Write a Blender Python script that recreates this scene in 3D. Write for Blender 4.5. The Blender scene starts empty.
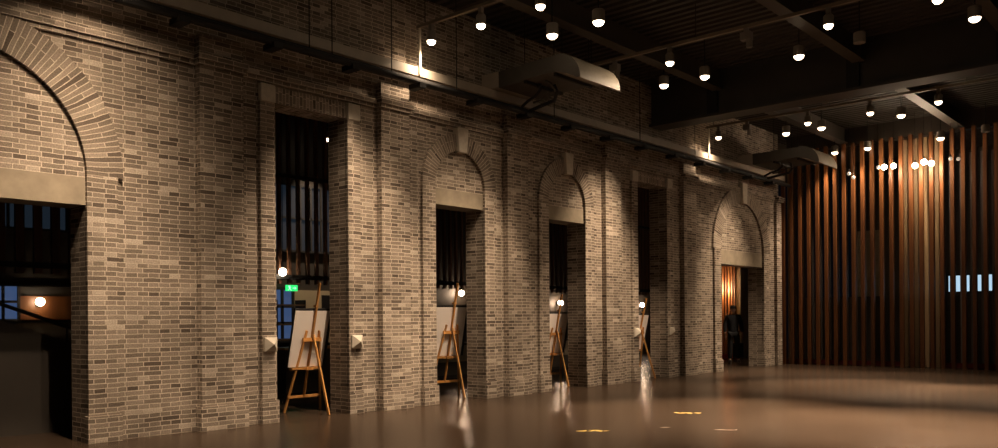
import bpy, bmesh, math, random
from mathutils import Vector, Matrix
random.seed(7)
S = bpy.context.scene
COL = S.collection
PI = math.pi

# ------------------------------------------------------------------ helpers
def link(o, parent=None):
    COL.objects.link(o)
    if parent is not None:
        o.parent = parent
    return o

def tag(o, label, cat, group=None, kind=None):
    o['label'] = label; o['category'] = cat
    if group: o['group'] = group
    if kind: o['kind'] = kind
    return o

def thing(name, label, cat, loc=(0, 0, 0), rz=0, group=None):
    o = bpy.data.objects.new(name, None)
    o.empty_display_size = .1
    link(o)
    o.location = loc; o.rotation_euler = (0, 0, rz)
    return tag(o, label, cat, group)

class MB:
    def __init__(s):
        s.bm = bmesh.new(); s.uvq = {}
    def face(s, vs):
        try: return s.bm.faces.new(vs)
        except ValueError: return None
    def box(s, x0, x1, y0, y1, z0, z1, M=None):
        P = [(x0,y0,z0),(x1,y0,z0),(x1,y1,z0),(x0,y1,z0),(x0,y0,z1),(x1,y0,z1),(x1,y1,z1),(x0,y1,z1)]
        if M: P = [M @ Vector(p) for p in P]
        v = [s.bm.verts.new(p) for p in P]
        for f in ((0,3,2,1),(4,5,6,7),(0,1,5,4),(1,2,6,5),(2,3,7,6),(3,0,4,7)):
            s.bm.faces.new([v[i] for i in f])
        return s
    def bar(s, a, b, w, d, up=(0, 0, 1), taper=1.0):
        a = Vector(a); b = Vector(b); z = (b-a).normalized()
        u = Vector(up)
        if abs(z.dot(u)) > .98: u = Vector((1, 0, 0))
        x = u.cross(z).normalized(); y = z.cross(x)
        v = []
        for p, k in ((a, 1.0), (b, taper)):
            for sx, sy in ((-1,-1),(1,-1),(1,1),(-1,1)):
                v.append(s.bm.verts.new(p + x*sx*w*k/2 + y*sy*d*k/2))
        for f in ((0,3,2,1),(4,5,6,7),(0,1,5,4),(1,2,6,5),(2,3,7,6),(3,0,4,7)):
            s.bm.faces.new([v[i] for i in f])
        return s
    def tube(s, pts, r, n=10, caps=True):
        pts = [Vector(p) for p in pts]
        rings = []
        prev = None
        for i, p in enumerate(pts):
            t = (pts[min(i+1, len(pts)-1)] - pts[max(i-1, 0)]).normalized()
            u = Vector((0, 0, 1)) if prev is None else prev
            if abs(t.dot(u)) > .97: u = Vector((1, 0, 0)) if abs(t.x) < .9 else Vector((0, 1, 0))
            x = u.cross(t).normalized(); y = t.cross(x); prev = y
            rr = r[i] if isinstance(r, (list, tuple)) else r
            rings.append([s.bm.verts.new(p + (x*math.cos(2*PI*k/n) + y*math.sin(2*PI*k/n))*rr) for k in range(n)])
        for a, b in zip(rings, rings[1:]):
            for k in range(n):
                s.bm.faces.new([a[k], a[(k+1) % n], b[(k+1) % n], b[k]])
        if caps:
            s.bm.faces.new(list(reversed(rings[0]))); s.bm.faces.new(rings[-1])
        return s
    def lathe(s, prof, n=20, c=(0, 0, 0)):      # profile of (r, z), bottom to top
        c = Vector(c); rings = []
        for r, z in prof:
            rings.append([s.bm.verts.new(c + Vector((r*math.cos(2*PI*k/n), r*math.sin(2*PI*k/n), z))) for k in range(n)])
        for a, b in zip(rings, rings[1:]):
            for k in range(n):
                s.bm.faces.new([a[k], a[(k+1) % n], b[(k+1) % n], b[k]])
        s.bm.faces.new(list(reversed(rings[0]))); s.bm.faces.new(rings[-1])
        return s
    def prism(s, poly, lo, hi, axis='x'):        # polygon in the two other axes, extruded along axis
        def P(p, h):
            return {'x': (h, p[0], p[1]), 'y': (p[0], h, p[1]), 'z': (p[0], p[1], h)}[axis]
        a = [s.bm.verts.new(P(p, lo)) for p in poly]; b = [s.bm.verts.new(P(p, hi)) for p in poly]
        n = len(poly)
        s.bm.faces.new(a); s.bm.faces.new(list(reversed(b)))
        for k in range(n):
            s.bm.faces.new([a[k], b[k], b[(k+1) % n], a[(k+1) % n]])
        return s
    def build(s, name, mat, parent=None, bevel=0, smooth=False, uv=None, turn=False):
        bm = s.bm
        bmesh.ops.recalc_face_normals(bm, faces=bm.faces[:])
        L = bm.loops.layers.uv.new('UVMap')
        for f in bm.faces:
            n = f.normal; ax = max(range(3), key=lambda i: abs(n[i]))
            for l in f.loops:
                p = l.vert.co
                if uv: w = uv(p, f)
                elif ax == 0: w = (p.y, p.z)
                elif ax == 1: w = (p.x + .07, p.z)
                else: w = (p.y, p.x)
                if turn: w = (w[1], w[0])
                l[L].uv = w
            f.smooth = smooth
        me = bpy.data.meshes.new(name); bm.to_mesh(me); bm.free()
        if mat: me.materials.append(mat)
        o = bpy.data.objects.new(name, me); link(o, parent)
        if bevel:
            m = o.modifiers.new('Bevel', 'BEVEL'); m.width = bevel; m.segments = 2; m.limit_method = 'ANGLE'
        return o

def children(o): return [c for c in bpy.data.objects if c.parent == o]
def copy_tree(o, parent=None):
    c = o.copy(); COL.objects.link(c)
    if parent is not None: c.parent = parent
    for ch in children(o): copy_tree(ch, c)
    return c

def struct(o):
    o['kind'] = 'structure'; return o

ORD = ['first','second','third','fourth','fifth','sixth','seventh','eighth','ninth','tenth','eleventh','twelfth','thirteenth','fourteenth','fifteenth','sixteenth','seventeenth','eighteenth','nineteenth','twentieth','twenty-first','twenty-second','twenty-third','twenty-fourth','twenty-fifth','twenty-sixth','twenty-seventh','twenty-eighth','twenty-ninth','thirtieth']

# ------------------------------------------------------------------ materials
class NT:
    def __init__(s, name):
        s.m = bpy.data.materials.new(name); s.m.use_nodes = True
        s.t = s.m.node_tree; s.n = s.t.nodes; s.l = s.t.links
        s.b = s.n['Principled BSDF']
    def add(s, typ, **kw):
        x = s.n.new(typ)
        for k, v in kw.items():
            if k.startswith('i_'): x.inputs[int(k[2:]) if k[2:].isdigit() else k[2:].replace('_', ' ')].default_value = v
            else: setattr(x, k, v)
        return x
    def lk(s, a, b): s.l.new(a, b)

def ramp(nt, stops):
    r = nt.add('ShaderNodeValToRGB'); e = r.color_ramp.elements
    while len(e) < len(stops): e.new(.5)
    for k, (p, c) in enumerate(stops):
        e[k].position = p; e[k].color = (*c, 1)
    return r

def simple(name, col, rough=.5, metal=0, var=.25, scale=6, bump=0, spec=.5):
    nt = NT(name); b = nt.b
    b.inputs['Roughness'].default_value = rough; b.inputs['Metallic'].default_value = metal
    b.inputs['Specular IOR Level'].default_value = spec
    tc = nt.add('ShaderNodeTexCoord'); no = nt.add('ShaderNodeTexNoise', i_Scale=scale, i_Detail=5.0)
    nt.lk(tc.outputs['Object'], no.inputs['Vector'])
    r = ramp(nt, [(.25, tuple(c*(1-var) for c in col)), (.75, tuple(min(1, c*(1+var)) for c in col))])
    nt.lk(no.outputs['Fac'], r.inputs['Fac']); nt.lk(r.outputs['Color'], b.inputs['Base Color'])
    if bump:
        bp = nt.add('ShaderNodeBump', i_Strength=.5, i_Distance=bump)
        nt.lk(no.outputs['Fac'], bp.inputs['Height']); nt.lk(bp.outputs['Normal'], b.inputs['Normal'])
    return nt.m

def wood(name, dark, light, rough=.45, scale=9.0, spec=.4, stretch=.08):
    nt = NT(name); b = nt.b
    b.inputs['Roughness'].default_value = rough; b.inputs['Specular IOR Level'].default_value = spec
    tc = nt.add('ShaderNodeTexCoord'); mp = nt.add('ShaderNodeMapping'); mp.inputs['Scale'].default_value = (1, 1, stretch)
    oi = nt.add('ShaderNodeObjectInfo'); ad = nt.add('ShaderNodeVectorMath', operation='ADD')
    no = nt.add('ShaderNodeTexNoise', i_Scale=scale, i_Detail=6.0, i_Distortion=.6)
    sc = nt.add('ShaderNodeVectorMath', operation='SCALE'); sc.inputs['Scale'].default_value = 30
    cb = nt.add('ShaderNodeCombineXYZ'); nt.lk(oi.outputs['Random'], cb.inputs[0]); nt.lk(oi.outputs['Random'], cb.inputs[1])
    nt.lk(cb.outputs[0], sc.inputs[0])
    nt.lk(tc.outputs['Object'], mp.inputs['Vector']); nt.lk(mp.outputs['Vector'], ad.inputs[0]); nt.lk(sc.outputs[0], ad.inputs[1])
    nt.lk(ad.outputs[0], no.inputs['Vector'])
    r = ramp(nt, [(.3, dark), (.7, light)]); nt.lk(no.outputs['Fac'], r.inputs['Fac'])
    hs = nt.add('ShaderNodeHueSaturation'); mr = nt.add('ShaderNodeMapRange')
    mr.inputs['To Min'].default_value = .72; mr.inputs['To Max'].default_value = 1.25
    nt.lk(oi.outputs['Random'], mr.inputs['Value']); nt.lk(mr.outputs[0], hs.inputs['Value'])
    nt.lk(r.outputs['Color'], hs.inputs['Color']); nt.lk(hs.outputs['Color'], b.inputs['Base Color'])
    bp = nt.add('ShaderNodeBump', i_Strength=.25, i_Distance=.004)
    nt.lk(no.outputs['Fac'], bp.inputs['Height']); nt.lk(bp.outputs['Normal'], b.inputs['Normal'])
    return nt.m

def emit(name, col, strength, base=(.8, .8, .8), sample=False):
    nt = NT(name); b = nt.b
    b.inputs['Base Color'].default_value = (*base, 1)
    b.inputs['Emission Color'].default_value = (*col, 1); b.inputs['Emission Strength'].default_value = strength
    if not sample: nt.m.cycles.emission_sampling = 'NONE'
    return nt.m

def brick_mat(name='grey_brick', tint=1.0, w=.235, h=.0588, off=.5):
    nt = NT(name); b = nt.b
    b.inputs['Roughness'].default_value = .9; b.inputs['Specular IOR Level'].default_value = .2
    uv = nt.add('ShaderNodeUVMap', uv_map='UVMap')
    wob = nt.add('ShaderNodeTexNoise', i_Scale=5.0, i_Detail=3.0); nt.lk(uv.outputs[0], wob.inputs['Vector'])
    sb = nt.add('ShaderNodeVectorMath', operation='SUBTRACT'); sb.inputs[1].default_value = (.5, .5, .5)
    scl = nt.add('ShaderNodeVectorMath', operation='SCALE'); scl.inputs['Scale'].default_value = .016
    add = nt.add('ShaderNodeVectorMath', operation='ADD')
    nt.lk(wob.outputs['Color'], sb.inputs[0]); nt.lk(sb.outputs[0], scl.inputs[0]); nt.lk(scl.outputs[0], add.inputs[0]); nt.lk(uv.outputs[0], add.inputs[1])
    br = nt.add('ShaderNodeTexBrick', offset=off, offset_frequency=2, squash=.6, squash_frequency=2)
    for k, v in (('Scale', 1.0), ('Mortar Size', .0058), ('Mortar Smooth', .3), ('Bias', 0.0), ('Brick Width', w), ('Row Height', h)):
        br.inputs[k].default_value = v
    br.inputs['Color1'].default_value = (0, 0, 0, 1); br.inputs['Color2'].default_value = (1, 1, 1, 1); br.inputs['Mortar'].default_value = (.5, .5, .5, 1)
    nt.lk(add.outputs[0], br.inputs['Vector'])
    t = tint
    rc = ramp(nt, [(0, (.095*t, .074*t, .058*t)), (.14, (.17*t, .137*t, .108*t)), (.6, (.245*t, .20*t, .16*t)), (.92, (.31*t, .257*t, .207*t)), (1, (.48*t, .41*t, .34*t))])
    nt.lk(br.outputs['Color'], rc.inputs['Fac'])
    big = nt.add('ShaderNodeTexNoise', i_Scale=1.3, i_Detail=4.0); nt.lk(uv.outputs[0], big.inputs['Vector'])
    fine = nt.add('ShaderNodeTexNoise', i_Scale=60.0, i_Detail=4.0); nt.lk(uv.outputs[0], fine.inputs['Vector'])
    mr = nt.add('ShaderNodeMapRange'); mr.inputs['From Min'].default_value = .3; mr.inputs['From Max'].default_value = .7
    mr.inputs['To Min'].default_value = .78; mr.inputs['To Max'].default_value = 1.22; nt.lk(big.outputs['Fac'], mr.inputs['Value'])
    mf = nt.add('ShaderNodeMapRange'); mf.inputs['From Min'].default_value = .3; mf.inputs['From Max'].default_value = .7
    mf.inputs['To Min'].default_value = .75; mf.inputs['To Max'].default_value = 1.25; nt.lk(fine.outputs['Fac'], mf.inputs['Value'])
    mu = nt.add('ShaderNodeMath', operation='MULTIPLY'); nt.lk(mr.outputs[0], mu.inputs[0]); nt.lk(mf.outputs[0], mu.inputs[1])
    mx = nt.add('ShaderNodeMix', data_type='RGBA')
    nt.lk(br.outputs['Fac'], mx.inputs[0]); nt.lk(rc.outputs['Color'], mx.inputs[6]); mx.inputs[7].default_value = (.56*t, .475*t, .385*t, 1)
    vm = nt.add('ShaderNodeVectorMath', operation='SCALE'); nt.lk(mx.outputs[2], vm.inputs[0]); nt.lk(mu.outputs[0], vm.inputs['Scale'])
    nt.lk(vm.outputs[0], b.inputs['Base Color'])
    inv = nt.add('ShaderNodeMath', operation='SUBTRACT'); inv.inputs[0].default_value = 1.0; nt.lk(br.outputs['Fac'], inv.inputs[1])
    hh = nt.add('ShaderNodeMath', operation='MULTIPLY_ADD'); nt.lk(fine.outputs['Fac'], hh.inputs[0]); hh.inputs[1].default_value = .5; nt.lk(inv.outputs[0], hh.inputs[2])
    bp = nt.add('ShaderNodeBump', i_Strength=.7, i_Distance=.008); nt.lk(hh.outputs[0], bp.inputs['Height']); nt.lk(bp.outputs['Normal'], b.inputs['Normal'])
    return nt.m

def floor_mat():
    nt = NT('polished_concrete'); b = nt.b
    tc = nt.add('ShaderNodeTexCoord')
    n1 = nt.add('ShaderNodeTexNoise', i_Scale=.5, i_Detail=6.0, i_Roughness=.6); n2 = nt.add('ShaderNodeTexNoise', i_Scale=45.0, i_Detail=3.0)
    nt.lk(tc.outputs['Object'], n1.inputs['Vector']); nt.lk(tc.outputs['Object'], n2.inputs['Vector'])
    r = ramp(nt, [(.3, (.034, .0225, .0152)), (.7, (.052, .035, .024))]); nt.lk(n1.outputs['Fac'], r.inputs['Fac'])
    mr = nt.add('ShaderNodeMapRange'); mr.inputs['From Min'].default_value = .3; mr.inputs['From Max'].default_value = .7
    mr.inputs['To Min'].default_value = .6; mr.inputs['To Max'].default_value = 1.4; nt.lk(n2.outputs['Fac'], mr.inputs['Value'])
    vm = nt.add('ShaderNodeVectorMath', operation='SCALE'); nt.lk(r.outputs['Color'], vm.inputs[0]); nt.lk(mr.outputs[0], vm.inputs['Scale'])
    nt.lk(vm.outputs[0], b.inputs['Base Color'])
    r2 = nt.add('ShaderNodeMapRange'); r2.inputs['To Min'].default_value = .22; r2.inputs['To Max'].default_value = .28
    nt.lk(n2.outputs['Fac'], r2.inputs['Value']); nt.lk(r2.outputs[0], b.inputs['Roughness'])
    b.inputs['Specular IOR Level'].default_value = .09
    n3 = nt.add('ShaderNodeTexNoise', i_Scale=22.0, i_Detail=2.0); nt.lk(tc.outputs['Object'], n3.inputs['Vector'])
    bp = nt.add('ShaderNodeBump', i_Strength=.10, i_Distance=.004); nt.lk(n3.outputs['Fac'], bp.inputs['Height']); nt.lk(bp.outputs['Normal'], b.inputs['Normal'])
    return nt.m

M = {}
M['brick'] = brick_mat()
M['voussoir'] = brick_mat('arch_brick', w=.435, off=0)
M['concrete'] = simple('lintel_concrete', (.27, .225, .165), .85, var=.22, scale=5, bump=.004)
M['stone'] = simple('pale_stone', (.60, .54, .45), .8, var=.12, scale=14, bump=.003)
M['floor'] = floor_mat()
M['deck'] = simple('deck_paint', (.042, .033, .025), .6, var=.2, scale=2)
M['steel'] = simple('painted_steel', (.065, .053, .042), .5, var=.15, scale=3)
M['girder'] = simple('girder_paint', (.04, .034, .028), .55, var=.2, scale=2)
M['black'] = simple('black_metal', (.008, .007, .007), .7, var=.2)
M['track'] = simple('track_bronze', (.20, .155, .11), .45, var=.1)
M['lampbody'] = simple('lamp_housing', (.22, .19, .16), .45, var=.08)
M['trunk'] = simple('cream_trunking', (.42, .36, .29), .5, var=.08)
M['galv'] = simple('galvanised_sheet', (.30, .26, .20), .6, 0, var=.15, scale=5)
M['galvshade'] = simple('shaded_duct_sheet', (.06, .052, .043), .6, 0, var=.2, scale=4)  # galvanised sheet darkened in its colour to stand in for shade
M['easel'] = wood('easel_pine', (.42, .19, .05), (.62, .31, .10), .42, 14, stretch=.2)
M['board'] = simple('foam_board', (.86, .79, .74), .7, var=.03, scale=3)
M['blackframe'] = simple('black_frame', (.012, .011, .012), .5, var=.1)
M['post'] = wood('post_timber', (.10, .034, .010), (.20, .075, .022), .45, 5)
M['palepost'] = wood('pale_post_timber', (.34, .24, .13), (.46, .33, .19), .5, 5)
M['greypost'] = wood('grey_post_timber', (.10, .085, .08), (.16, .14, .13), .5, 5)
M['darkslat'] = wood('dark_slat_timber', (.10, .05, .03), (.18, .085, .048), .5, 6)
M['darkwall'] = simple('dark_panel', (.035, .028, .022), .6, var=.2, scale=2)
M['beige'] = simple('beige_plaster', (.42, .34, .22), .8, var=.08, scale=3)
M['red'] = simple('red_carpet', (.13, .012, .012), .85, var=.2, scale=20)
M['redbright'] = simple('brightened_red_carpet', (.5, .05, .04), .85, var=.2, scale=20)  # lighter copy of the red, making up in colour for missing light
M['yellow'] = simple('yellow_paint', (.75, .52, .12), .4, var=.25, scale=30)
M['whitepaint'] = simple('worn_white_paint', (.5, .43, .37), .4, var=.3, scale=40)
M['blackpaint'] = simple('black_paint', (.02, .018, .015), .5, var=.3, scale=40)
M['skin'] = simple('skin', (.42, .26, .18), .55, var=.08, scale=20)
M['jacket'] = simple('dark_jacket', (.012, .012, .016), .8, var=.3, scale=25)
M['trousers'] = simple('dark_trousers', (.012, .011, .013), .85, var=.3, scale=25)
M['shoe'] = simple('black_shoe', (.01, .009, .009), .4)
M['hair'] = simple('black_cap', (.01, .009, .009), .8)
M['bag'] = simple('pale_pink_cloth', (.75, .55, .5), .8, var=.12, scale=12, bump=.01)
M['denim'] = simple('blue_grey_cloth', (.10, .10, .17), .85, var=.2, scale=12, bump=.01)
M['glass'] = simple('pale_glass', (.5, .5, .45), .15, var=.05)
WARM = (1.0, .74, .50)
M['lens'] = emit('halogen_lens', (1.0, .76, .50), 10, sample=True)
M['bulb'] = emit('warm_bulb', (1.0, .70, .46), 100, sample=True)
M['globe'] = emit('globe_bulb', (1.0, .80, .55), 22)
M['dimbulb'] = emit('dim_globe', (1.0, .8, .6), .35)
M['bluewin'] = emit('dusk_window', (.25, .45, 1.0), .13, base=(.02, .02, .03))
M['highwin'] = emit('night_glazing', (.32, .5, .75), .022, base=(.01, .01, .012))
M['daywin'] = emit('pale_blue_window', (.55, .8, 1.0), .75, base=(.02, .02, .03))
M['exit'] = emit('green_sign', (.03, 1.0, .22), .9, base=(.02, .1, .03))
M['exitpale'] = emit('pale_sign_mark', (.3, 1.0, .5), 1.1)

# ------------------------------------------------------------------ setting
XP, XF, XB, TOP = -.12, -.065, -.55, 6.86
Y0, Y1 = -4.0, 24.32
f = MB().box(-14, 14.5, -4, 34, -.2, 0).build('floor', M['floor']); struct(f)

DOORS = [  # y0, y1, head, lintel top, spring, arch?, side width
    (1.57, 4.24, 2.84, 3.17, 3.20, True, .37),
    (6.84, 8.14, 4.55, 4.78, None, False, .235),
    (10.01, 11.26, 3.42, 3.70, 3.765, True, .30),
    (13.13, 14.38, 3.42, 3.70, 3.765, True, .30),
    (16.42, 17.72, 4.55, 4.76, None, False, .235),
    (20.50, 23.15, 2.85, 3.22, 3.25, True, .37)]
w = MB()
edges = [Y0] + [v for d in DOORS for v in d[:2]] + [Y1]
for k in range(0, len(edges), 2):
    w.box(XB, XP, edges[k], edges[k+1], 0, TOP)
for d in DOORS:
    w.box(XB, XP, d[0], d[1], d[3], TOP)
wall = struct(w.build('wall_left', M['brick']))
# pilasters and projecting jamb strips, plinth
PIL = [(-.5, .12), (5.66, 6.3), (8.76, 9.36), (11.82, 12.42), (15.04, 15.64), (18.42, 19.02)]
for a, b in PIL:
    MB().box(XP-.02, 0, a, b, 0, 5.22).build('pilaster', M['brick'], wall)
    MB().box(XP-.02, .03, a-.03, b+.03, 0, .32).build('plinth', M['brick'], wall)
MB().box(XP-.02, -.03, 23.98, Y1, 0, 5.0).build('end_pier', M['brick'], wall)
for d in DOORS:
    y0, y1, head, lt, spr, arch, sw = d
    top = spr if arch else head
    for a, b in ((y0-sw, y0), (y1, y1+sw)):
        MB().box(XP-.02, XF, a, b, 0, top).build('jamb', M['brick'], wall)
        MB().box(XP-.02, XF+.03, a-.02, b+.02, 0, .32).build('plinth', M['brick'], wall)
    # lintel
    if arch:
        MB().box(XB, XP+.006, y0, y1, head, lt).build('lintel', M['concrete'], wall)
        c = (y0+y1)/2; ri = (y1-y0)/2; ro = ri + (.435 if ri > 1 else sw)
        m = MB(); n = 40
        def arcpt(r, t): return (c + r*math.cos(t), spr + r*math.sin(t))
        for k in range(n):
            t0, t1 = PI*k/n, PI*(k+1)/n
            m.prism([arcpt(ri, t0), arcpt(ro, t0), arcpt(ro, t1), arcpt(ri, t1)], XP-.02, XF)
        rm = (ri+ro)/2
        bmesh.ops.remove_doubles(m.bm, verts=m.bm.verts[:], dist=1e-5)
        def ruv(p, f, c=c, spr=spr, rm=rm, ri=ri, ro=ro):
            return ((math.hypot(p.y-c, p.z-spr)-ri)/(ro-ri)*.42 + .0085, math.atan2(p.z-spr, p.y-c)*rm) if abs(f.normal.x) > .5 else (p.x, math.atan2(p.z-spr, p.y-c)*rm)
        m.build('arch_ring', M['voussoir'], wall, uv=ruv)
        # keystone, wider at its top
        if True:
            z0, z1 = spr+ri-.03, spr+ro+.10
            kb, kt = (.12, .16) if ri > 1 else (.10, .135)
            MB().prism([(c-kb, z0), (c+kb, z0), (c+kt, z1), (c-kt, z1)], XP, XF+.07).build('keystone', M['stone'], wall, bevel=.012)
    else:
        MB().box(XB, XP+.012, y0, y1, head, lt).build('lintel', M['brick'], wall, turn=True)
        for a, b in ((y0-sw, y0), (y1, y1+sw)):
            MB().box(XP, XF+.025, a, b, head-.02, lt).build('corner_block', M['stone'], wall, bevel=.01)
# string course, stepping around the pilasters
m = MB(); yy = Y0
for a, b in PIL + [(23.98, Y1)]:
    m.box(XP-.02, XP+.075, yy, a, 4.87, 4.95); m.box(XP-.02, XP+.04, yy, a, 4.81, 4.87)
    m.box(XP-.02, .075, a-.05, b+.05, 4.87, 4.95); m.box(XP-.02, .04, a-.03, b+.03, 4.81, 4.87)
    yy = b
m.build('string_course', M['brick'], wall)

# ceiling deck, beams, girder
m = MB(); prof = []; y = -4.0; z0, z1 = 6.86, 6.92
while y < 34:
    prof += [(y, z0), (y+.10, z0), (y+.12, z1), (y+.20, z1)]; y += .22
a = [m.bm.verts.new((-.6, p[0], p[1])) for p in prof]; b = [m.bm.verts.new((14.5, p[0], p[1])) for p in prof]
for k in range(len(prof)-1): m.bm.faces.new([a[k], a[k+1], b[k+1], b[k]])
bm_top = [m.bm.verts.new(p) for p in ((-.6, -4, 7.1), (14.5, -4, 7.1), (14.5, 34, 7.1), (-.6, 34, 7.1))]
m.bm.faces.new(bm_top)
ceil = struct(m.build('ceiling', M['deck']))
for x in (1.62, 4.62, 7.14, 10.1, 13.0):
    for ya, yb in ((-3.9, 17.08), (17.42, 24.85)):
        MB().box(x-.12, x+.12, ya, yb, 6.42, 6.45).box(x-.03, x+.03, ya, yb, 6.45, 6.86).build('beam', M['steel'], ceil)
m = MB().box(-.1, 14.4, 17.1, 17.4, 5.93, 6.86).box(-.1, 14.4, 16.98, 17.52, 5.87, 5.93)
m.build('girder', M['girder'], ceil)
for x in (1.48, 4.5, 7.1, 10.1):
    MB().box(x-.12, x+.12, 17.02, 17.1, 5.93, 6.86).build('stiffener', M['black'], ceil)
MB().box(-.1, 14.4, 24.9, 25.15, 6.36, 6.86).build('header_beam', M['steel'], ceil)

# walls that close the room and the dim hall behind the brick wall
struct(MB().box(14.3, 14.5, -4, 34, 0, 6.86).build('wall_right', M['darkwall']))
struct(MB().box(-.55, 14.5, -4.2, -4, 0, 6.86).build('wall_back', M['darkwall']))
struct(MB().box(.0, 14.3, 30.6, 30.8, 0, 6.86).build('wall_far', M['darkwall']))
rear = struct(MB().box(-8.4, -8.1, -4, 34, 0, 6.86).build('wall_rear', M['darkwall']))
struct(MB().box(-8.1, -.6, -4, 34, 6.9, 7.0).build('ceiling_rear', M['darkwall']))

def window(n, y0, y1, z0, z1, x, mat, nx, nz, fr=.05, axis='x'):
    """glazing with frame and bars; axis x: lies in a wall of constant x"""
    if axis == 'x':
        o = MB().box(x, x+.02, y0, y1, z0, z1).build('window_%d' % n, mat); B = lambda m, a, b, c, d: m.box(x+.015, x+.06, a, b, c, d)
    else:
        o = MB().box(y0, y1, x, x+.02, z0, z1).build('window_%d' % n, mat); B = lambda m, a, b, c, d: m.box(a, b, x-.04, x+.005, c, d)
    struct(o); m = MB()
    B(m, y0-fr, y1+fr, z0-fr, z0); B(m, y0-fr, y1+fr, z1, z1+fr); B(m, y0-fr, y0, z0, z1); B(m, y1, y1+fr, z0, z1)
    for k in range(1, nx): yc = y0+(y1-y0)*k/nx; B(m, yc-fr/2, yc+fr/2, z0, z1)
    for k in range(1, nz): zc = z0+(z1-z0)*k/nz; B(m, y0, y1, zc-fr/2, zc+fr/2)
    m.build('window_frame', M['black'], o)
    return o
window(1, 5.4, 6.17, 1.52, 2.20, -8.08, M['bluewin'], 3, 2)
window(2, 5.2, 7.1, 3.35, 3.85, -8.08, M['highwin'], 7, 1)
window(3, 11.6, 14.2, 3.25, 4.9, -8.08, M['highwin'], 8, 2)
window(4, 11.75, 12.62, .95, 2.22, -8.08, M['bluewin'], 3, 3, .07)
window(5, 3.0, 5.6, 2.2, 2.72, 30.55, M['daywin'], 4, 1, .06, axis='y')
window(6, 28.75, 29.12, 1.75, 2.25, -8.08, M['bluewin'], 1, 2)
MB().box(-8.1, -8.04, 12.66, 14.4, .85, 2.22).build('plaster_panel', M['beige'], rear)
MB().box(-8.1, -8.04, 6.2, 7.6, 1.5, 1.98).build('timber_panel', M['post'], rear)
MB().box(-8.06, -8.0, 13.55, 13.9, 1.55, 2.1).box(-8.0, -7.98, 13.62, 13.83, 1.75, 1.86).build('notice_board', M['blackframe'], rear)

# ------------------------------------------------------------------ lamps
def spot(name, parent, loc, energy, size, blend=.6, col=WARM, aim=None, radius=.05):
    L = bpy.data.lights.new(name, 'SPOT'); L.energy = energy; L.color = col
    L.spot_size = math.radians(size); L.spot_blend = blend; L.shadow_soft_size = radius
    o = bpy.data.objects.new(name, L); link(o, parent); o.location = loc
    if aim: o.rotation_euler = Vector(aim).to_track_quat('-Z', 'Y').to_euler()
    return o
def point(name, parent, loc, energy, col=WARM, radius=.05):
    L = bpy.data.lights.new(name, 'POINT'); L.energy = energy; L.color = col; L.shadow_soft_size = radius
    o = bpy.data.objects.new(name, L); link(o, parent); o.location = loc
    return o
E_SPOT, E_DOWN = 190, 620

def lens_dome(r, zc):
    return MB().lathe([(.004, zc-.06), (r*.55, zc-.05), (r*.88, zc-.025), (r, zc+.006)], 20)

def make_track_spot():
    t = thing('track_spotlight', '', 'spotlight')
    MB().box(-.035, .035, -.03, .03, -.10, 0).build('adapter', M['lampbody'], t, bevel=.006)
    MB().lathe([(.070, -.27), (.078, -.26), (.078, -.13), (.05, -.10)], 20).build('lamp_body', M['lampbody'], t)
    lens_dome(.072, -.275).build('lens', M['lens'], t, smooth=True)
    return t
def make_downlight():
    t = thing('downlight', '', 'ceiling light')
    MB().lathe([(.095, 0), (.1, .01), (.1, .17), (.085, .185)], 24).build('lamp_body', M['lampbody'], t)
    MB().tube([(0, 0, .18), (0, 0, .84)], .012, 8).build('stem', M['black'], t)
    lens_dome(.088, -.006).build('lens', M['lens'], t, smooth=True)
    return t
def place(proto, loc, label, group, used=[]):
    o = proto if proto not in used else copy_tree(proto)
    used.append(proto)
    o.location = loc; o['label'] = label; o['group'] = group
    return o
PT, PD = make_track_spot(), make_downlight()
TRX = (.44, 1.53, 2.69, 4.08, 5.46, 7.0, 8.5, 10.0)
TRACKS = [(4.2, .4, 'on the added unseen track nearest the camera, above the frame', [0, 1, 2, 3, 4, 5, 6]),  # added track out of view, put in to light the near wall
          (9.45, .25, 'on the track at top left', [0, 1, 2, 3, 5]),
          (13.1, .9, 'on the track behind the nearer duct hood', [2, 4, 5]),
          (19.4, .25, 'on the track beyond the girder', [0, 2, 3, 4, 5])]
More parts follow.
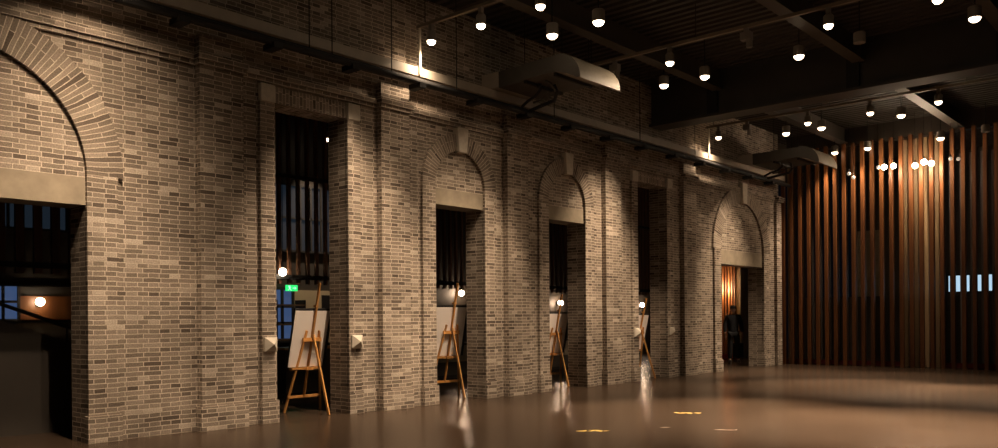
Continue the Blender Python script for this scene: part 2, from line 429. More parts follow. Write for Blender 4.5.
for k, (y, x0, where, idx) in enumerate(TRACKS):
    name = ['added track nearest the camera', 'bronze lighting track at top left, ending over the brick wall', 'long bronze lighting track crossing behind the nearer duct hood', 'bronze lighting track beyond the dark girder'][k]
    tr = thing('lighting_track', name if k else 'added bronze lighting track, unseen above the frame, nearest the camera', 'lighting track', (0, y, 6.2), 0, 'lighting tracks')
    MB().box(.12 if k in (1, 3) else x0, 13.5, -.03, .03, 0, .05).build('rail', M['track'], tr)
    for x in (x0+.05, 3.2, 6.0, 9.0, 12.0): MB().tube([(x, 0, .04), (x, 0, .66)], .008, 6).build('suspension_rod', M['black'], tr)
    if k in (1, 3):
        o = MB().tube([(0, 0, 0), (0, 0, .76)], .022, 10).build('drop_rod', M['stone'])
        o.location = (.175, y, 5.44)
        tag(o, 'pale vertical rod rising from the trunking to the %s lighting track' % ('nearer' if k == 1 else 'farther'), 'rod')
    for q, i in enumerate(idx):
        o = place(PT, (TRX[i], y, 6.2), 'lit spotlight %s, %s from the brick wall' % (where, ORD[q]), 'lit track spotlights')
        en = E_SPOT
        ai = (0, 0, -1)
        if k == 0:
            en = 120
            if i in (1, 2): ai = (-.75 - .25*(i - 1), 0, -1)
        if k == 2 and i == 2: ai = (-.5, -.8, -.62); en = 130
        elif k == 3: en = 90 if i else 60
        if k == 2 and i == 4: ai = (-6.5, 1.05, -4.7); en = 1300
        if k == 2 and i == 5: ai = (-7.9, 4.25, -4.7); en = 1900
        if i == 0: ai = (-.6, 0, -1); en = 60
        spot('spot_lamp', o, (0, 0, -.36), en, (130 if k in (1, 3) else 80) if i == 0 else (14 if k == 2 and i > 3 else 76), 1.0, aim=ai)
# unlit track heads
def make_unlit():
    t = thing('track_projector', '', 'spotlight')
    MB().box(-.035, .035, -.03, .03, -.07, 0).build('adapter', M['lampbody'], t)
    MB().box(-.09, .09, -.06, .06, -.2, -.07).build('gear_box', M['lampbody'], t, bevel=.006)
    MB().lathe([(.045, -.33), (.05, -.32), (.05, -.2)], 16, (.05, 0, 0)).build('barrel', M['lampbody'], t)
    return t
PU = make_unlit()
for x, y, lab in ((4.12, 13.1, 'unlit grey spotlight on the track behind the nearer duct hood'), (1.54, 13.1, 'unlit grey spotlight right beside the nearer duct hood top'), (1.2, 19.4, 'unlit grey spotlight at the left of the track beyond the girder')):
    place(PU, (x, y, 6.2), lab, 'unlit track spotlights')
DX = (1.55, 2.45, 4.3, 5.35, 7.1, 8.5, 10.0)
ROWS = [(3.93, 'in the added unseen row above the camera', (0, 1, 2, 4, 5, 6), ()), (7.9, 'in the added unseen row overhead', (0, 1, 2, 4, 5), ()), (11.06, 'in the row over the nearer duct unit', (0, 1, 4, 5), ()),  # first two rows are added out of view to light the near wall
        (14.85, 'in the row before the dark girder', (0, 1, 2, 3, 4), (3,)), (20.9, 'in the row past the girder', (0, 1, 2, 4), ()), (24.33, 'in the row before the timber posts', (0, 1, 2, 3), (3,))]
UNL = None
for k, (y, where, idx, off) in enumerate(ROWS):
    for q, i in enumerate(idx):
        if i in off:
            if UNL is None:
                UNL = thing('unlit_downlight', '', 'ceiling light')
                MB().lathe([(.095, 0), (.1, .01), (.1, .17), (.085, .185)], 24).build('lamp_body', M['lampbody'], UNL)
                MB().tube([(0, 0, .18), (0, 0, .84)], .012, 8).build('stem', M['black'], UNL)
            o = place(UNL, (DX[i], y, 6.1), 'unlit pale cylindrical downlight %s' % where, 'unlit downlights'); continue
        o = place(PD, (DX[i] + (.37 if k == 2 else 0), y if k != 2 else 10.72, 6.1 if k != 2 else 6.0), 'lit downlight %s, %s from the brick wall' % (where, ORD[q]), 'lit cylindrical downlights')
        if k == 5: spot('down_lamp', o, (0, 0, -.09), 1300, 44, 1.0, aim=(0, -.6, -1))
        else: spot('down_lamp', o, (0, 0, -.09), (430, 350, 330, 350, 220)[k] if i < 2 else (250, 250, 2800, 7800, 8200)[k], 62 if i < 2 else (56, 56, 56, 48, 46)[k], 1.0, aim=(-.36 if i == 0 else -.44, 0, -1) if i < 2 else (0, (0, 0, .1, -.5, -.54)[k], -1))

# ------------------------------------------------------------------ services along the wall
o = tag(MB().box(-.02, .15, -2, 24.2, 5.42, 5.57).build('cable_trunking', M['trunk'], bevel=.006), 'long cream cable trunking running high along the brick wall', 'trunking')
m = MB()
p = thing('service_pipe', 'pair of long black pipes on brackets under the cream trunking', 'pipe', (0, 0, 0))
for k, (x, z, r) in enumerate(((.22, 5.30, .06), (.33, 5.25, .045))):
    MB().tube([(x, -2, z), (x, 24.1, z)], r, 10).build('pipe', M['black'], p)
for y in [1.2+1.35*i for i in range(17)]:
    MB().box(.13, .40, y-.07, y+.07, 5.16, 5.24).build('bracket', M['black'], p)
m = MB()
for y in (7.2, 7.6, 8.75, 10.2, 12.9, 16.0, 18.5):
    m = MB().tube([(.27, y, 5.2), (.27, y, 6.86)], .009, 6)
    m.build('hanger_rod', M['black'], p)

def ac_unit(y0, L, label):
    t = thing('fan_coil_unit', label, 'air conditioner', (0, y0, 0), 0, 'fan coil units')
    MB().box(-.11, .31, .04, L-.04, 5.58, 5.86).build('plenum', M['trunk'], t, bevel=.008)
    MB().box(.31, .86, .03, L-.03, 5.56, 5.85).build('fan_box', M['galvshade'], t, bevel=.008)
    MB().box(.86, 1.66, 0, L, 5.585, 5.86).build('duct', M['galvshade'], t, bevel=.008)
    # curved outlet hood: quarter round turning down
    c = (1.62, 5.40); outer = []; n = 14
    for k in range(n+1):
        a_ = PI/2*(1-k/n); outer.append((c[0] + .50*math.cos(a_), c[1] + .47*math.sin(a_)))
    poly = [(1.60, 5.585), (1.60, 5.868)] + outer + [(2.06, 5.40), (1.86, 5.50)]
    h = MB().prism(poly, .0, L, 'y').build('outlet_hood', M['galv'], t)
    MB().prism(poly, -.008, 0.002, 'y').build('hood_end_shade', M['galvshade'], t)  # thin dark sheet that paints the hood's near end as shaded
    # rolled rim
    MB().bar((2.11, 0, 5.40), (2.11, L, 5.40), .022, .022).build('hood_rim', M['galv'], t)
    for x in (.9, 1.55): MB().bar((x, .06, 5.56), (x, L-.06, 5.56), .05, .05).build('hanger_rail', M['black'], t)
    for x in (.9, 1.55):
        for yq in (.05, L-.05): MB().tube([(x, yq, 5.56), (x, yq, 6.86)], .007, 6).build('hanger_rod', M['black'], t)
    pts = [(1.0, .35, 5.56), (1.0, .35, 5.46), (.85, .4, 5.38), (.6, .5, 5.36), (.42, .55, 5.30)]
    MB().tube(pts, .028, 8).build('flexible_pipe', M['black'], t, smooth=True)
    pts = [(1.15, .55, 5.56), (1.18, .6, 5.44), (1.05, .7, 5.33), (.75, .75, 5.31), (.40, .8, 5.27)]
    MB().tube(pts, .034, 8).build('flexible_pipe', M['black'], t, smooth=True)
    pts = [(1.2, .25, 5.56), (1.28, .3, 5.5), (1.22, .5, 5.43), (1.0, .6, 5.45), (.9, .7, 5.40), (.6, .65, 5.36)]
    MB().tube(pts, .018, 8).build('flexible_pipe', M['galvshade'], t, smooth=True)
    return t
ac_unit(11.2, 1.18, 'hanging duct unit with curved metal hood, nearer of the two')
ac_unit(21.6, 1.28, 'hanging duct unit with curved metal hood, farther, beside the timber posts')

# ------------------------------------------------------------------ stone bosses beside the square openings
def boss(y, label, first=[]):
    t = None
    if first: t = copy_tree(first[0])
    else:
        t = thing('stone_boss', '', 'stone ornament', (0, 0, 0)); first.append(t)
        MB().box(0, .05, -.10, .10, -.10, .10).build('base_block', M['stone'], t, bevel=.006)
        m = MB(); v = [m.bm.verts.new(p) for p in ((.05, -.092, -.092), (.05, .092, -.092), (.05, .092, .092), (.05, -.092, .092), (.13, 0, 0))]
        for q in ((0, 1, 4), (1, 2, 4), (2, 3, 4), (3, 0, 4), (3, 2, 1, 0)): m.bm.faces.new([v[i] for i in q])
        m.build('pyramid', M['stone'], t)
    t.location = (XF, y, 1.11); t['label'] = label; t['group'] = 'pyramid stone bosses'
boss(6.72, 'pale pyramid stone boss left of the nearest easel')
boss(8.26, 'pale pyramid stone boss right of the nearest easel')
boss(16.30, 'pale pyramid stone boss left of the farthest easel')
boss(17.84, 'pale pyramid stone boss right of the farthest easel')

# ------------------------------------------------------------------ easels with boards
TA = math.tan(math.radians(14))
def make_easel():
    t = thing('easel', '', 'easel')
    def leg(a, b, w=.036): return MB().bar(a, b, w, .024, up=(0, 1, 0)).build('leg', M['easel'], t, bevel=.003)
    # local: x towards the rear leg, y along the board, z up
    leg((0, -.32, 0), (1.27*TA, -.115, 1.27)); leg((0, .36, 0), (1.27*TA, .115, 1.27))
    leg((.80, -.08, 0), (1.22*TA+.02, 0, 1.2), .040)
    MB().bar((.25*TA, 0, .24), (2.0*TA, 0, 2.0), .04, .026, up=(0, 1, 0)).build('mast', M['easel'], t, bevel=.003)
    MB().box(1.13*TA-.012, 1.13*TA+.022, -.17, .17, 1.10, 1.16).build('head_rail', M['easel'], t, bevel=.003)
    MB().box(.25*TA-.012, .25*TA+.018, -.30, .32, .22, .262).build('cross_rail', M['easel'], t, bevel=.003)
    MB().box(.70*TA-.075, .70*TA+.02, -.30, .22, .665, .70).build('ledge', M['easel'], t, bevel=.003)
    MB().box(.70*TA+.015, .70*TA+.06, -.06, .06, .655, .705).build('ledge_clamp', M['easel'], t, bevel=.003)
    MB().box(1.64*TA-.05, 1.64*TA+.02, -.025, .025, 1.63, 1.665).build('top_clip', M['easel'], t, bevel=.003)
    MB().tube([(1.13*TA+.02, 0, 1.13), (1.13*TA+.06, 0, 1.13)], .012, 10).build('wing_bolt', M['black'], t)
    return t
def make_board():
    t = thing('display_board', '', 'board')
    MB().box(-.004, .008, -.35, .29, .008, .90).build('panel', M['board'], t)
    MB().box(-.034, -.004, -.36, .355, 0, .935).build('frame', M['blackframe'], t, bevel=.003)
    return t
PE, PB = make_easel(), make_board()
names = ['nearest, in the first square opening', 'second nearest, in the first small arched opening', 'third nearest, in the second small arched opening', 'farthest, in the second square opening']
EAS = [(-1.003, 7.913, .011, 1.01), (-1.232, 11.295, -.19, 1.055), (-1.142, 14.445, -.233, .975), (-.93, 17.43, -.066, .95)]
for k, (x, y, rz, sc) in enumerate(EAS):
    e = PE if k == 0 else copy_tree(PE)
    e.location = (x, y, 0); e.rotation_euler = (0, 0, rz); e.scale = (sc, sc, sc); b_sc = (sc, sc, sc)
    e['label'] = 'wooden tripod easel seen from behind, ' + names[k]; e['group'] = 'wooden easels in the doorways'
    b = PB if k == 0 else copy_tree(PB)
    z0 = .702
    loc = Matrix.Rotation(rz, 4, 'Z') @ Vector((z0*TA-.036, 0, z0))
    b.location = (x+loc.x*sc, y+loc.y*sc, z0*sc); b.scale = b_sc
    b.rotation_euler = (Matrix.Rotation(rz, 3, 'Z') @ Matrix.Rotation(math.radians(14), 3, 'Y')).to_euler()
    b['label'] = 'pale board in black frame on the easel, ' + names[k]; b['group'] = 'boards on the easels'

# ------------------------------------------------------------------ timber screen at the far end
def post(name, mat, w, d, h):
    o = MB().box(-w/2, w/2, -d/2, d/2, 0, h).build(name, mat, bevel=.005)
    return o
pp = post('timber_post', M['post'], .095, .12, 6.36)
n = 0; x = -.345
FX = []
while x < 6.95:
    o = pp if n == 0 else pp.copy()
    if n: COL.objects.link(o)
    o.location = (x, 24.62, 0); FX.append(x)
    tag(o, 'tall brown timber post, %s in the front row from the brick wall' % ORD[n], 'post', 'front row of brown timber posts')
    n += 1; x += .2557
pg = post('rear_post', M['greypost'], .07, .07, 5.85)
for k, x in enumerate(FX[1:]):
    o = pg if k == 0 else pg.copy()
    if k: COL.objects.link(o)
    o.location = (x-.02, 25.6, 0)
    tag(o, 'shorter grey timber post, %s in the rear row from the brick wall' % ORD[k], 'post', 'rear row of grey timber posts')
ppale = post('pale_post', M['palepost'], .10, .10, 6.36)
for k, x in enumerate((-.16, 3.18, 3.45, 3.70, 3.985)):
    o = ppale if k == 0 else ppale.copy()
    if k: COL.objects.link(o)
    o.location = (x, 25.25, 0)
    tag(o, ['slim pale post next to the brick wall end'] [0] if k == 0 else 'pale timber post among the brown ones, %s of four from the left' % ORD[k-1], 'post', 'pale timber posts')
struct(MB().box(-.5, 7.2, 25.38, 25.44, 0, .12).build('baseboard_far', M['red']))
struct(MB().box(-.5, 7.2, 26.6, 26.8, 0, 2.02).build('trim_1', M['darkwall']))
sc = tag(MB().box(1.0, 1.9, 27.4, 27.45, 0, 4.1).build('partition', M['concrete']), 'pale partition glimpsed between posts above the dark low wall', 'partition')

# pendant globes in front of the posts
def pend(x, y, z, r, mat, label, lit):
    t = thing('pendant_globe', label, 'pendant lamp', (x, y, z), 0, 'pendant globes before the timber posts')
    m = MB(); m.lathe([(r*math.sin(PI*k/10) if 0 < k < 10 else .003, -r*math.cos(PI*k/10)) for k in range(11)], 16).build('globe', mat, t, smooth=True)
    MB().lathe([(.018, r-.005), (.022, r), (.022, r+.05), (.01, r+.07)], 12).build('socket', M['black'], t)
    MB().tube([(0, 0, r+.06), (0, 0, 6.86-z)], .005, 6).build('cord', M['black'], t)
    if lit: point('globe_lamp', t, (0, 0, -r-.03), 22, radius=.06)
    return t
Yp = 24.15
GL = [(2.94, 5.49, 1), (3.18, 5.49, 1), (3.72, 5.43, 1), (3.94, 5.50, 1), (4.12, 5.44, 1), (2.0, 5.42, 0), (2.12, 5.30, 0), (2.78, 5.50, 0), (4.58, 5.50, 0), (4.76, 5.47, 0)]
for k, (x, z, lit) in enumerate(GL):
    nm = ('glowing round pendant globe, %s of five lit ones from the left' % ORD[k]) if lit else ('dim small pendant globe, %s of five dim ones from the left' % ORD[k-5])
    pend(x, Yp, z, .075 if lit else .05, M['globe'] if lit else M['dimbulb'], nm, lit)

# ------------------------------------------------------------------ the hall behind: hanging slats, lamps, stair, sign
def slat_screen(y0, y1, pitch, zb, label, x=-2.6, w=.055):
    t = thing('hanging_slat_screen', label, 'slat screen', (x, y0, 0), 0, 'hanging slat screens behind the openings')
    k = 0; y = 0
    while y < y1-y0:
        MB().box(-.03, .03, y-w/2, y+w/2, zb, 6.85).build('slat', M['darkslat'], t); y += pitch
    MB().box(-.06, .06, -.1, y1-y0+.1, zb+.08, zb+.16).build('bottom_rail', M['black'], t)
    MB().box(-.06, .06, -.1, y1-y0+.1, zb+1.9, zb+1.96).build('middle_rail', M['black'], t)
    return t
slat_screen(2.2, 5.6, .24, 2.14, 'dark hanging slat screen behind the big left arch', w=.11)
slat_screen(8.2, 10.6, .20, 2.10, 'dark hanging slat screen behind the first square opening', w=.06)
slat_screen(12.0, 14.2, .18, 2.10, 'dark hanging slat screen behind the first small arch')
slat_screen(15.6, 18.0, .18, 2.08, 'dark hanging slat screen behind the second small arch')
slat_screen(19.3, 21.9, .18, 2.08, 'dark hanging slat screen behind the second square opening')
struct(MB().box(-3.3, -2.9, -1, 7.0, 1.98, 2.10).build('trim_2', M['darkwall']))

def hall_bulb(x, y, z, label, mat='bulb'):
    t = thing('hanging_bulb', label, 'pendant lamp', (x, y, z), 0, 'bare bulbs hanging in the rear hall')
    r = .07
    MB().lathe([(r*math.sin(PI*k/10) if 0 < k < 10 else .003, -r*math.cos(PI*k/10)) for k in range(11)], 16).build('bulb', M[mat], t, smooth=True)
    MB().lathe([(.02, r-.01), (.025, r), (.025, r+.07), (.01, r+.09)], 12).build('socket', M['black'], t)
    MB().tube([(0, 0, r+.08), (0, 0, 6.88-z)], .006, 6).build('cord', M['black'], t)
hall_bulb(-2.47, 8.58, 2.30, 'bare bulb glowing in front of slats behind the nearest easel', 'globe')
def sconce(x, y, z, label, e=1.6, mat='globe'):
    t = thing('wall_sconce', label, 'wall lamp', (x, y, z), 0, 'orange wall lamps in the rear hall')
    MB().box(0, .03, -.04, .04, -.1, .06).build('back_plate', M['black'], t)
    r = .085
    MB().lathe([(r*math.sin(PI*k/10) if 0 < k < 10 else .003, -r*math.cos(PI*k/10)) for k in range(11)], 16, (.13, 0, 0)).build('globe', M[mat], t, smooth=True)
    point('sconce_lamp', t, (.26, 0, -.08), e, col=(1, .55, .2), radius=.05)
sconce(-8.04, 6.55, 1.86, 'orange wall lamp glowing in the big left arch, beside a blue window')
o = place(PD, (-7.2, 13.2, 6.06), 'added lit downlight in the rear hall above the beige wall, behind dark slats', 'lit cylindrical downlights')  # added lamp, tucked behind the slats to brighten the beige wall
spot('down_lamp', o, (0, 0, -.09), 420, 70, 1.0)

sconce(-8.04, 18.75, 2.24, 'bright wall lamp globe beside the second nearest easel mast', .8, 'bulb')
sconce(-8.04, 23.82, 1.98, 'bright wall lamp globe right above the third nearest easel board', .8, 'bulb')
sconce(-8.04, 29.25, 1.94, 'bright wall lamp globe right above the farthest easel board', .8, 'bulb')
t = thing('exit_sign', 'green lit exit sign with running figure behind the nearest easel', 'exit sign', (-7.6, 12.31, 2.25))
MB().box(-.02, .02, -.17, .17, -.075, .075).build('sign_box', M['exit'], t, bevel=.005)
m = MB().box(.02, .026, -.11, -.05, .03, .06).bar((.023, -.09, .03), (.023, -.06, -.02), .035, .006, up=(1, 0, 0)).bar((.023, -.06, -.02), (.023, -.02, -.06), .018, .006, up=(1, 0, 0)).bar((.023, -.07, -.02), (.023, -.12, -.055), .018, .006, up=(1, 0, 0)).bar((.023, -.08, .015), (.023, -.03, .02), .014, .006, up=(1, 0, 0))
m.prism([(.02, .012), (.08, .012), (.08, .04), (.13, 0), (.08, -.04), (.08, -.012), (.02, -.012)], .02, .026)
m.build('running_figure_and_arrow', M['exitpale'], t)
MB().tube([(0, 0, .07), (0, 0, 4.64)], .008, 6).build('hanger', M['black'], t)

# stair with a sloping solid side, seen through the big left arch
t = thing('staircase', 'dark staircase side with a sloping handrail behind the big left arch', 'staircase', (-1.6, 0, 0))
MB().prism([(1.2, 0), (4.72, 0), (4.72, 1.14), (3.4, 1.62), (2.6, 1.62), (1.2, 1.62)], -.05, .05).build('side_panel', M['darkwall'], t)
MB().tube([(.0, 1.2, 1.98), (0, 3.0, 1.98), (0, 4.7, 1.35)], .025, 8).build('handrail', M['black'], t)
for y, z0_, z1_ in ((1.6, 1.6, 1.98), (2.9, 1.6, 1.98), (3.7, 1.5, 1.73), (4.6, 1.15, 1.39)):
    MB().tube([(0, y, z0_), (0, y, z1_)], .016, 8).build('baluster', M['black'], t)

# cabinet with pale shelf edges below the blue window
t = thing('dark_counter', 'dark counter with pale edged top behind the nearest easel', 'counter', (-4.2, 9.6, 0))
MB().box(-.3, .3, 0, 2.6, 0, .86).build('counter_body', M['darkwall'], t); MB().box(-.33, .33, -.03, 2.63, .86, .90).build('counter_top', M['easel'], t)
t = thing('shelf_rack', 'open rack with pale shelf boards before the blue window', 'shelf', (-7.6, 11.75, 0))
for z in (.95, 1.32, 1.80): MB().box(-.2, .2, 0, .82, z, z+.04).build('shelf_board', M['palepost'], t)
for y in (0, .82): MB().box(-.2, .2, y-.02, y+.02, 0, 1.95).build('upright', M['black'], t)
for x, y0_, y1_, nm in ((-4.4, 13.6, 15.6, 'behind the second easel'), (-4.4, 17.4, 19.6, 'behind the third easel')):
    t = thing('low_cabinet', 'low dark cabinet with olive panel front ' + nm, 'cabinet', (x, y0_, 0))
    MB().box(-.25, .25, 0, y1_-y0_, .08, .85).build('cabinet_body', M['darkwall'], t); MB().box(.25, .27, .04, y1_-y0_-.04, .4, .8).build('front_panel', M['concrete'], t)
    MB().box(-.2, .2, .03, y1_-y0_-.03, 0, .08).build('plinth_base', M['black'], t)
# lit slatted corridor behind the farthest arch
t = thing('corridor_screen', 'orange lit vertical slat wall behind the farthest arch', 'slat screen', (-3.2, 25.6, 0))
for k in range(12):
    MB().box(-.03, .03, k*.22-.05, k*.22+.05, .02, 4.2).build('slat', M['post'], t)
MB().box(-.5, -.45, -.2, 2.7, 0, 4.2).build('backing', M['beige'], t)
for k, y in enumerate((27.15, 26.6)):
    q = thing('corridor_lamp', 'warm lamp hidden in the slat wall behind the farthest arch, %s' % ['right', 'left'][k], 'lamp', (-3.42, y, 2.5), 0, 'lamps inside the corridor slat wall')
    MB().lathe([(.03, -.1), (.05, -.08), (.05, .08), (.03, .1)], 12).build('lamp_tube', M['bulb'], q)
    MB().tube([(0, 0, .1), (0, 0, 4.38)], .006, 6).build('cord', M['black'], q)
    point('corridor_light', q, (.08, 0, -.15), 45, col=(1, .55, .22), radius=.05)
q = tag(MB().box(-3.12, -2.95, 27.72, 29.2, 0, 4.2).build('pale_column', M['beige'], bevel=.01), 'pale column at the right inside the farthest arch', 'column')
struct(MB().box(-3.1, -3.0, 24.5, 29.0, .0, .16).build('baseboard_rear', M['redbright']))

# ------------------------------------------------------------------ marks on the floor
def decal(name, polys, mats, label, group):
    base = None
    for k, (pl, mt) in enumerate(zip(polys, mats)):
        m = MB()
        for poly in pl: m.prism(poly, .0005 + .0004*k, .0022 + .0004*k, 'z')
        o = m.build(name if base is None else 'dark_mark', mt, base)
        if base is None: base = tag(o, label, 'floor mark', group)
    return base
def place_decal(cx, cy, ang, pl):
    c, s = math.cos(ang), math.sin(ang)
    return [[(cx + p[0]*c - p[1]*s, cy + p[0]*s + p[1]*c) for p in poly] for poly in pl]
# u runs to the right in the view, v away from the camera
AN = math.atan2(.662, .75)
fishA = [[(-.20, -.0), (-.14, .03), (-.09, .05), (-.06, .1), (-.055, .0), (-.09, -.05), (-.15, -.04)], [(-.055, -.02), (0, .01), (0, .06), (.03, .09), (.10, .08), (.15, .0), (.12, -.08), (.08, -.05), (.02, -.02), (.0, -.05), (-.04, -.03)], [(.15, 0), (.19, .02), (.23, .01), (.19, -.02), (.16, -.04)], [(-.02, .07), (-.01, .11), (0, .07)]]
darkA = [[(-.05, .04), (-.03, .09), (-.015, .06), (-.03, .02)], [(0, -.04), (.04, -.03), (.07, -.07), (.02, -.07)], [(.03, .0), (.05, .02), (.06, -.02)]]
decal('floor_sticker', [place_decal(3.97, 8.81, AN, fishA), place_decal(3.97, 8.81, AN, darkA)], [M['yellow'], M['blackpaint']], 'worn yellow mark on the floor, nearer and left of the two', 'yellow floor marks')
fishB = [[(-.19, .06), (-.15, .09), (-.11, .0), (-.06, -.02), (-.02, .01), (-.05, -.07), (-.13, -.05)], [(-.08, .04), (-.05, .1), (.0, .04), (.06, .02), (.08, -.03), (.05, -.09), (-.02, -.08), (.01, -.02), (-.04, .04)], [(.10, .0), (.14, .02), (.18, -.01), (.22, .01), (.2, -.05), (.15, -.08), (.13, -.04)]]
darkB = [[(-.06, .03), (-.03, .06), (-.01, .02)], [(.0, -.05), (.03, -.03), (.03, -.06)]]
decal('floor_sticker', [place_decal(3.94, 11.34, AN, fishB), place_decal(3.94, 11.34, AN, darkB)], [M['yellow'], M['blackpaint']], 'worn yellow mark on the floor, farther and right of the two', 'yellow floor marks')
decal('floor_scuff', [place_decal(5.26, 9.95, AN, [[(-.15, .02), (-.05, .03), (.0, .0), (.1, -.02), (.15, .02), (.13, -.03), (.05, -.04), (-.05, .0)]])], [M['whitepaint']], 'faint pale scuff line on the floor at lower right', 'pale floor scuffs')
decal('floor_scuff', [place_decal(4.53, 9.68, AN, [[(-.07, .0), (.0, .02), (.07, .0), (.0, -.01)]])], [M['whitepaint']], 'faint short pale scuff between the two yellow floor marks', 'pale floor scuffs')

# ------------------------------------------------------------------ person in the farthest arch
def skin(name, verts, edges, radii, mat, parent, sub=2, root=0):
    me = bpy.data.meshes.new(name); me.from_pydata([Vector(v) for v in verts], edges, []); me.update()
    o = bpy.data.objects.new(name, me); link(o, parent); me.materials.append(mat)
    sk = o.modifiers.new('Skin', 'SKIN'); sk.use_smooth_shade = True
    lay = me.skin_vertices[0] if me.skin_vertices else None
    if lay is None:
        bpy.context.view_layer.objects.active = o; lay = me.skin_vertices[0]
    for k, r in enumerate(radii):
        rr = r if isinstance(r, tuple) else (r, r)
        lay.data[k].radius = rr; lay.data[k].use_root = (k == root)
    s = o.modifiers.new('Subsurf', 'SUBSURF'); s.levels = s.render_levels = sub
    return o
px, py = -1.8, 24.75
pr = thing('person', 'person in dark jacket and dark trousers standing in the farthest arch', 'person', (px, py, 0), math.atan2(-24.75, 12.0) + PI/2 + .12)
# local: +x person's left, -y facing direction
V = [(0, 0, .95), (0, 0, 1.08), (0, .01, 1.25), (0, .01, 1.42), (0, 0, 1.50), (0, -.01, 1.56),           # 0-5 pelvis to neck
     (.17, .0, 1.44), (.24, .01, 1.20), (.26, -.05, .95), (.26, -.07, .87),                               # 6-9 left arm
     (-.17, .0, 1.44), (-.245, .02, 1.20), (-.25, -.03, .95), (-.25, -.05, .87),                           # 10-13 right arm
     (.09, 0, .90), (.12, -.01, .50), (.145, .02, .10), (.153, -.09, .04),                                # 14-17 left leg
     (-.09, 0, .90), (-.10, -.02, .50), (-.105, .0, .10), (-.11, -.11, .04)]
Ed = [(0,1),(1,2),(2,3),(3,4),(4,5),(3,6),(6,7),(7,8),(8,9),(3,10),(10,11),(11,12),(12,13),(0,14),(14,15),(15,16),(16,17),(0,18),(18,19),(19,20),(20,21)]
R = [(.15,.11),(.14,.10),(.16,.11),(.15,.10),.06,.052, .062,.05,.036,.03, .062,.05,.036,.03, .085,.058,.042,.03, .085,.058,.042,.03]
body = skin('body', V, Ed, R, M['skin'], pr)
# head with face, as part of the continuous body's top
m = MB(); hm = bmesh.ops.create_uvsphere(m.bm, u_segments=24, v_segments=18, radius=1)
for v in m.bm.verts:
    c = v.co; x, y, z = c.x, c.y, c.z
    w_ = .078*(1 - .22*max(0, -z)); d_ = .098
    nx_, ny_, nz_ = x*w_, y*d_, z*.118
    if y < -.5:
        ny_ -= .020*math.exp(-((x/.22)**2 + ((z+.12)/.22)**2))      # nose
        ny_ += .010*math.exp(-(((abs(x)-.38)/.16)**2 + ((z-.08)/.14)**2))  # eye sockets
        ny_ -= .006*math.exp(-((x/.3)**2 + ((z+.5)/.08)**2))        # mouth
        ny_ -= .010*math.exp(-((x/.35)**2 + ((z+.85)/.2)**2))       # chin
    v.co = (nx_, ny_ - .015, nz_ + 1.655)
head = m.build('head', M['skin'], pr, smooth=True)
for s_ in (-1, 1):
    MB().lathe([(.004, -.03), (.014, -.015), (.016, .012), (.008, .03)], 10, (s_*.078, .0, 1.65)).build('ear', M['skin'], head, smooth=True)
    MB().lathe([(.002, -.007), (.008, 0), (.002, .007)], 10, (s_*.030, -.098, 1.665)).build('eye', M['hair'], head, smooth=True)
MB().lathe([(.002, -.005), (.02, 0), (.002, .005)], 10, (0, -.103, 1.598)).build('mouth', M['red'], head, smooth=True)
m = MB(); m.lathe([(.086, 1.69), (.092, 1.72), (.090, 1.76), (.07, 1.79), (.02, 1.80)], 20)
for v in m.bm.verts: v.co.y = v.co.y*1.18 - .01
cap = m.build('cap', M['hair'], pr, smooth=True)
m = MB(); m.prism([(-.07, -.09), (-.05, -.16), (0, -.185), (.05, -.16), (.07, -.09)], 1.695, 1.707, 'z'); m.build('cap_peak', M['hair'], cap)
jv = [(0,0,.80),(0,0,1.08),(0,.01,1.25),(0,.01,1.42),(0,0,1.50),(.175,.0,1.44),(.245,.01,1.20),(.265,-.05,.94),(-.175,.0,1.44),(-.25,.02,1.20),(-.255,-.03,.94)]
je = [(0,1),(1,2),(2,3),(3,4),(3,5),(5,6),(6,7),(3,8),(8,9),(9,10)]
skin('jacket', jv, je, [(.185,.14),(.165,.13),(.18,.13),(.17,.125),.08,.085,.07,.055,.085,.07,.055], M['jacket'], pr)
tv = [(0,0,.96),(.09,0,.90),(.12,-.01,.50),(.145,.02,.09),(-.09,0,.90),(-.10,-.02,.50),(-.105,.0,.09)]
skin('trousers', tv, [(0,1),(1,2),(2,3),(0,4),(4,5),(5,6)], [(.155,.12),.105,.082,.072,.105,.082,.072], M['trousers'], pr)
for sx, yy in ((.155, .02), (-.112, 0)):
    m = MB(); m.prism([(sx-.045, yy+.07), (sx-.05, yy-.1), (sx-.03, yy-.20), (sx+.03, yy-.20), (sx+.05, yy-.1), (sx+.045, yy+.07)], 0, .085, 'z'); m.build('shoe', M['shoe'], pr, bevel=.025)
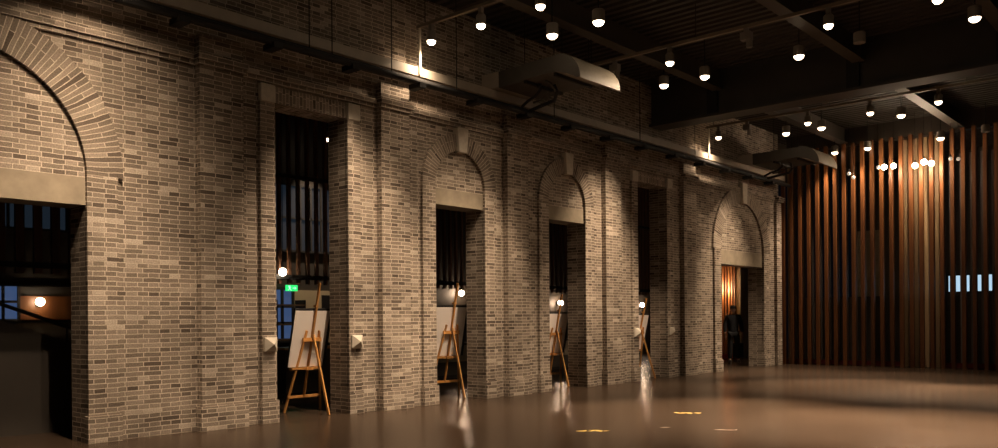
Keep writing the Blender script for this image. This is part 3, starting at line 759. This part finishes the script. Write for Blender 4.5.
for sx, hx, hy in ((1, .26, -.07), (-1, -.25, -.05)):
    hv = [(hx, hy, .88), (hx, hy-.01, .82)]; he = [(0, 1)]; hr = [.026, (.022, .03)]
    for q, (dy, ln) in enumerate(((-.032, .075), (-.011, .085), (.011, .08), (.030, .062))):
        i = len(hv); hv += [(hx, hy-.01+dy*.8, .80), (hx-sx*.006, hy-.015+dy, .80-ln*.55), (hx-sx*.022, hy-.018+dy, .80-ln)]; he += [(1, i), (i, i+1), (i+1, i+2)]; hr += [.011, .0095, .008]
    i = len(hv); hv += [(hx-sx*.012, hy-.045, .845), (hx-sx*.02, hy-.065, .80), (hx-sx*.024, hy-.07, .775)]; he += [(0, i), (i, i+1), (i+1, i+2)]; hr += [.013, .011, .009]
    skin('hand', hv, he, hr, M['skin'], pr, 1)
t = thing('travel_case', 'small dark case on the floor beside the standing person', 'case', (-2.6, 26.75, 0))
MB().box(-.12, .12, -.18, .18, .05, .55).build('case_body', M['jacket'], t, bevel=.03)
MB().tube([(0, -.12, .55), (0, -.12, .8), (0, .12, .8), (0, .12, .55)], .012, 8).build('case_handle', M['black'], t)
for a_, b_ in ((-.08, -.14), (.08, -.14), (-.08, .14), (.08, .14)): MB().box(a_-.02, a_+.02, b_-.03, b_+.03, 0, .055).build('wheel', M['black'], t)

# ------------------------------------------------------------------ world, camera, view
W = bpy.data.worlds.new('night'); S.world = W; W.use_nodes = True
W.node_tree.nodes['Background'].inputs['Color'].default_value = (.5, .6, 1, 1)
W.node_tree.nodes['Background'].inputs['Strength'].default_value = .002
cam = bpy.data.cameras.new('camera'); co = bpy.data.objects.new('camera', cam); link(co)
th = math.atan(741/839); rl = math.atan(.0085)
fw = Vector((-math.sin(th), math.cos(th), 0)); rt = Vector((math.cos(th), math.sin(th), 0)); up = Vector((0, 0, 1))
cr = rt*math.cos(rl) - up*math.sin(rl); cu = up*math.cos(rl) + rt*math.sin(rl); cb = -fw
co.matrix_world = Matrix(((cr.x, cu.x, cb.x, 10.1926), (cr.y, cu.y, cb.y, 0), (cr.z, cu.z, cb.z, 1.45), (0, 0, 0, 1)))
cam.sensor_width = 36; cam.lens = 839/998*36; cam.shift_y = 94.3/998; cam.clip_start = .05; cam.clip_end = 200
S.camera = co
S.view_settings.view_transform = 'Standard'; S.view_settings.look = 'None'
S.view_settings.exposure = .15; S.view_settings.gamma = 1; S.view_settings.use_curve_mapping = False
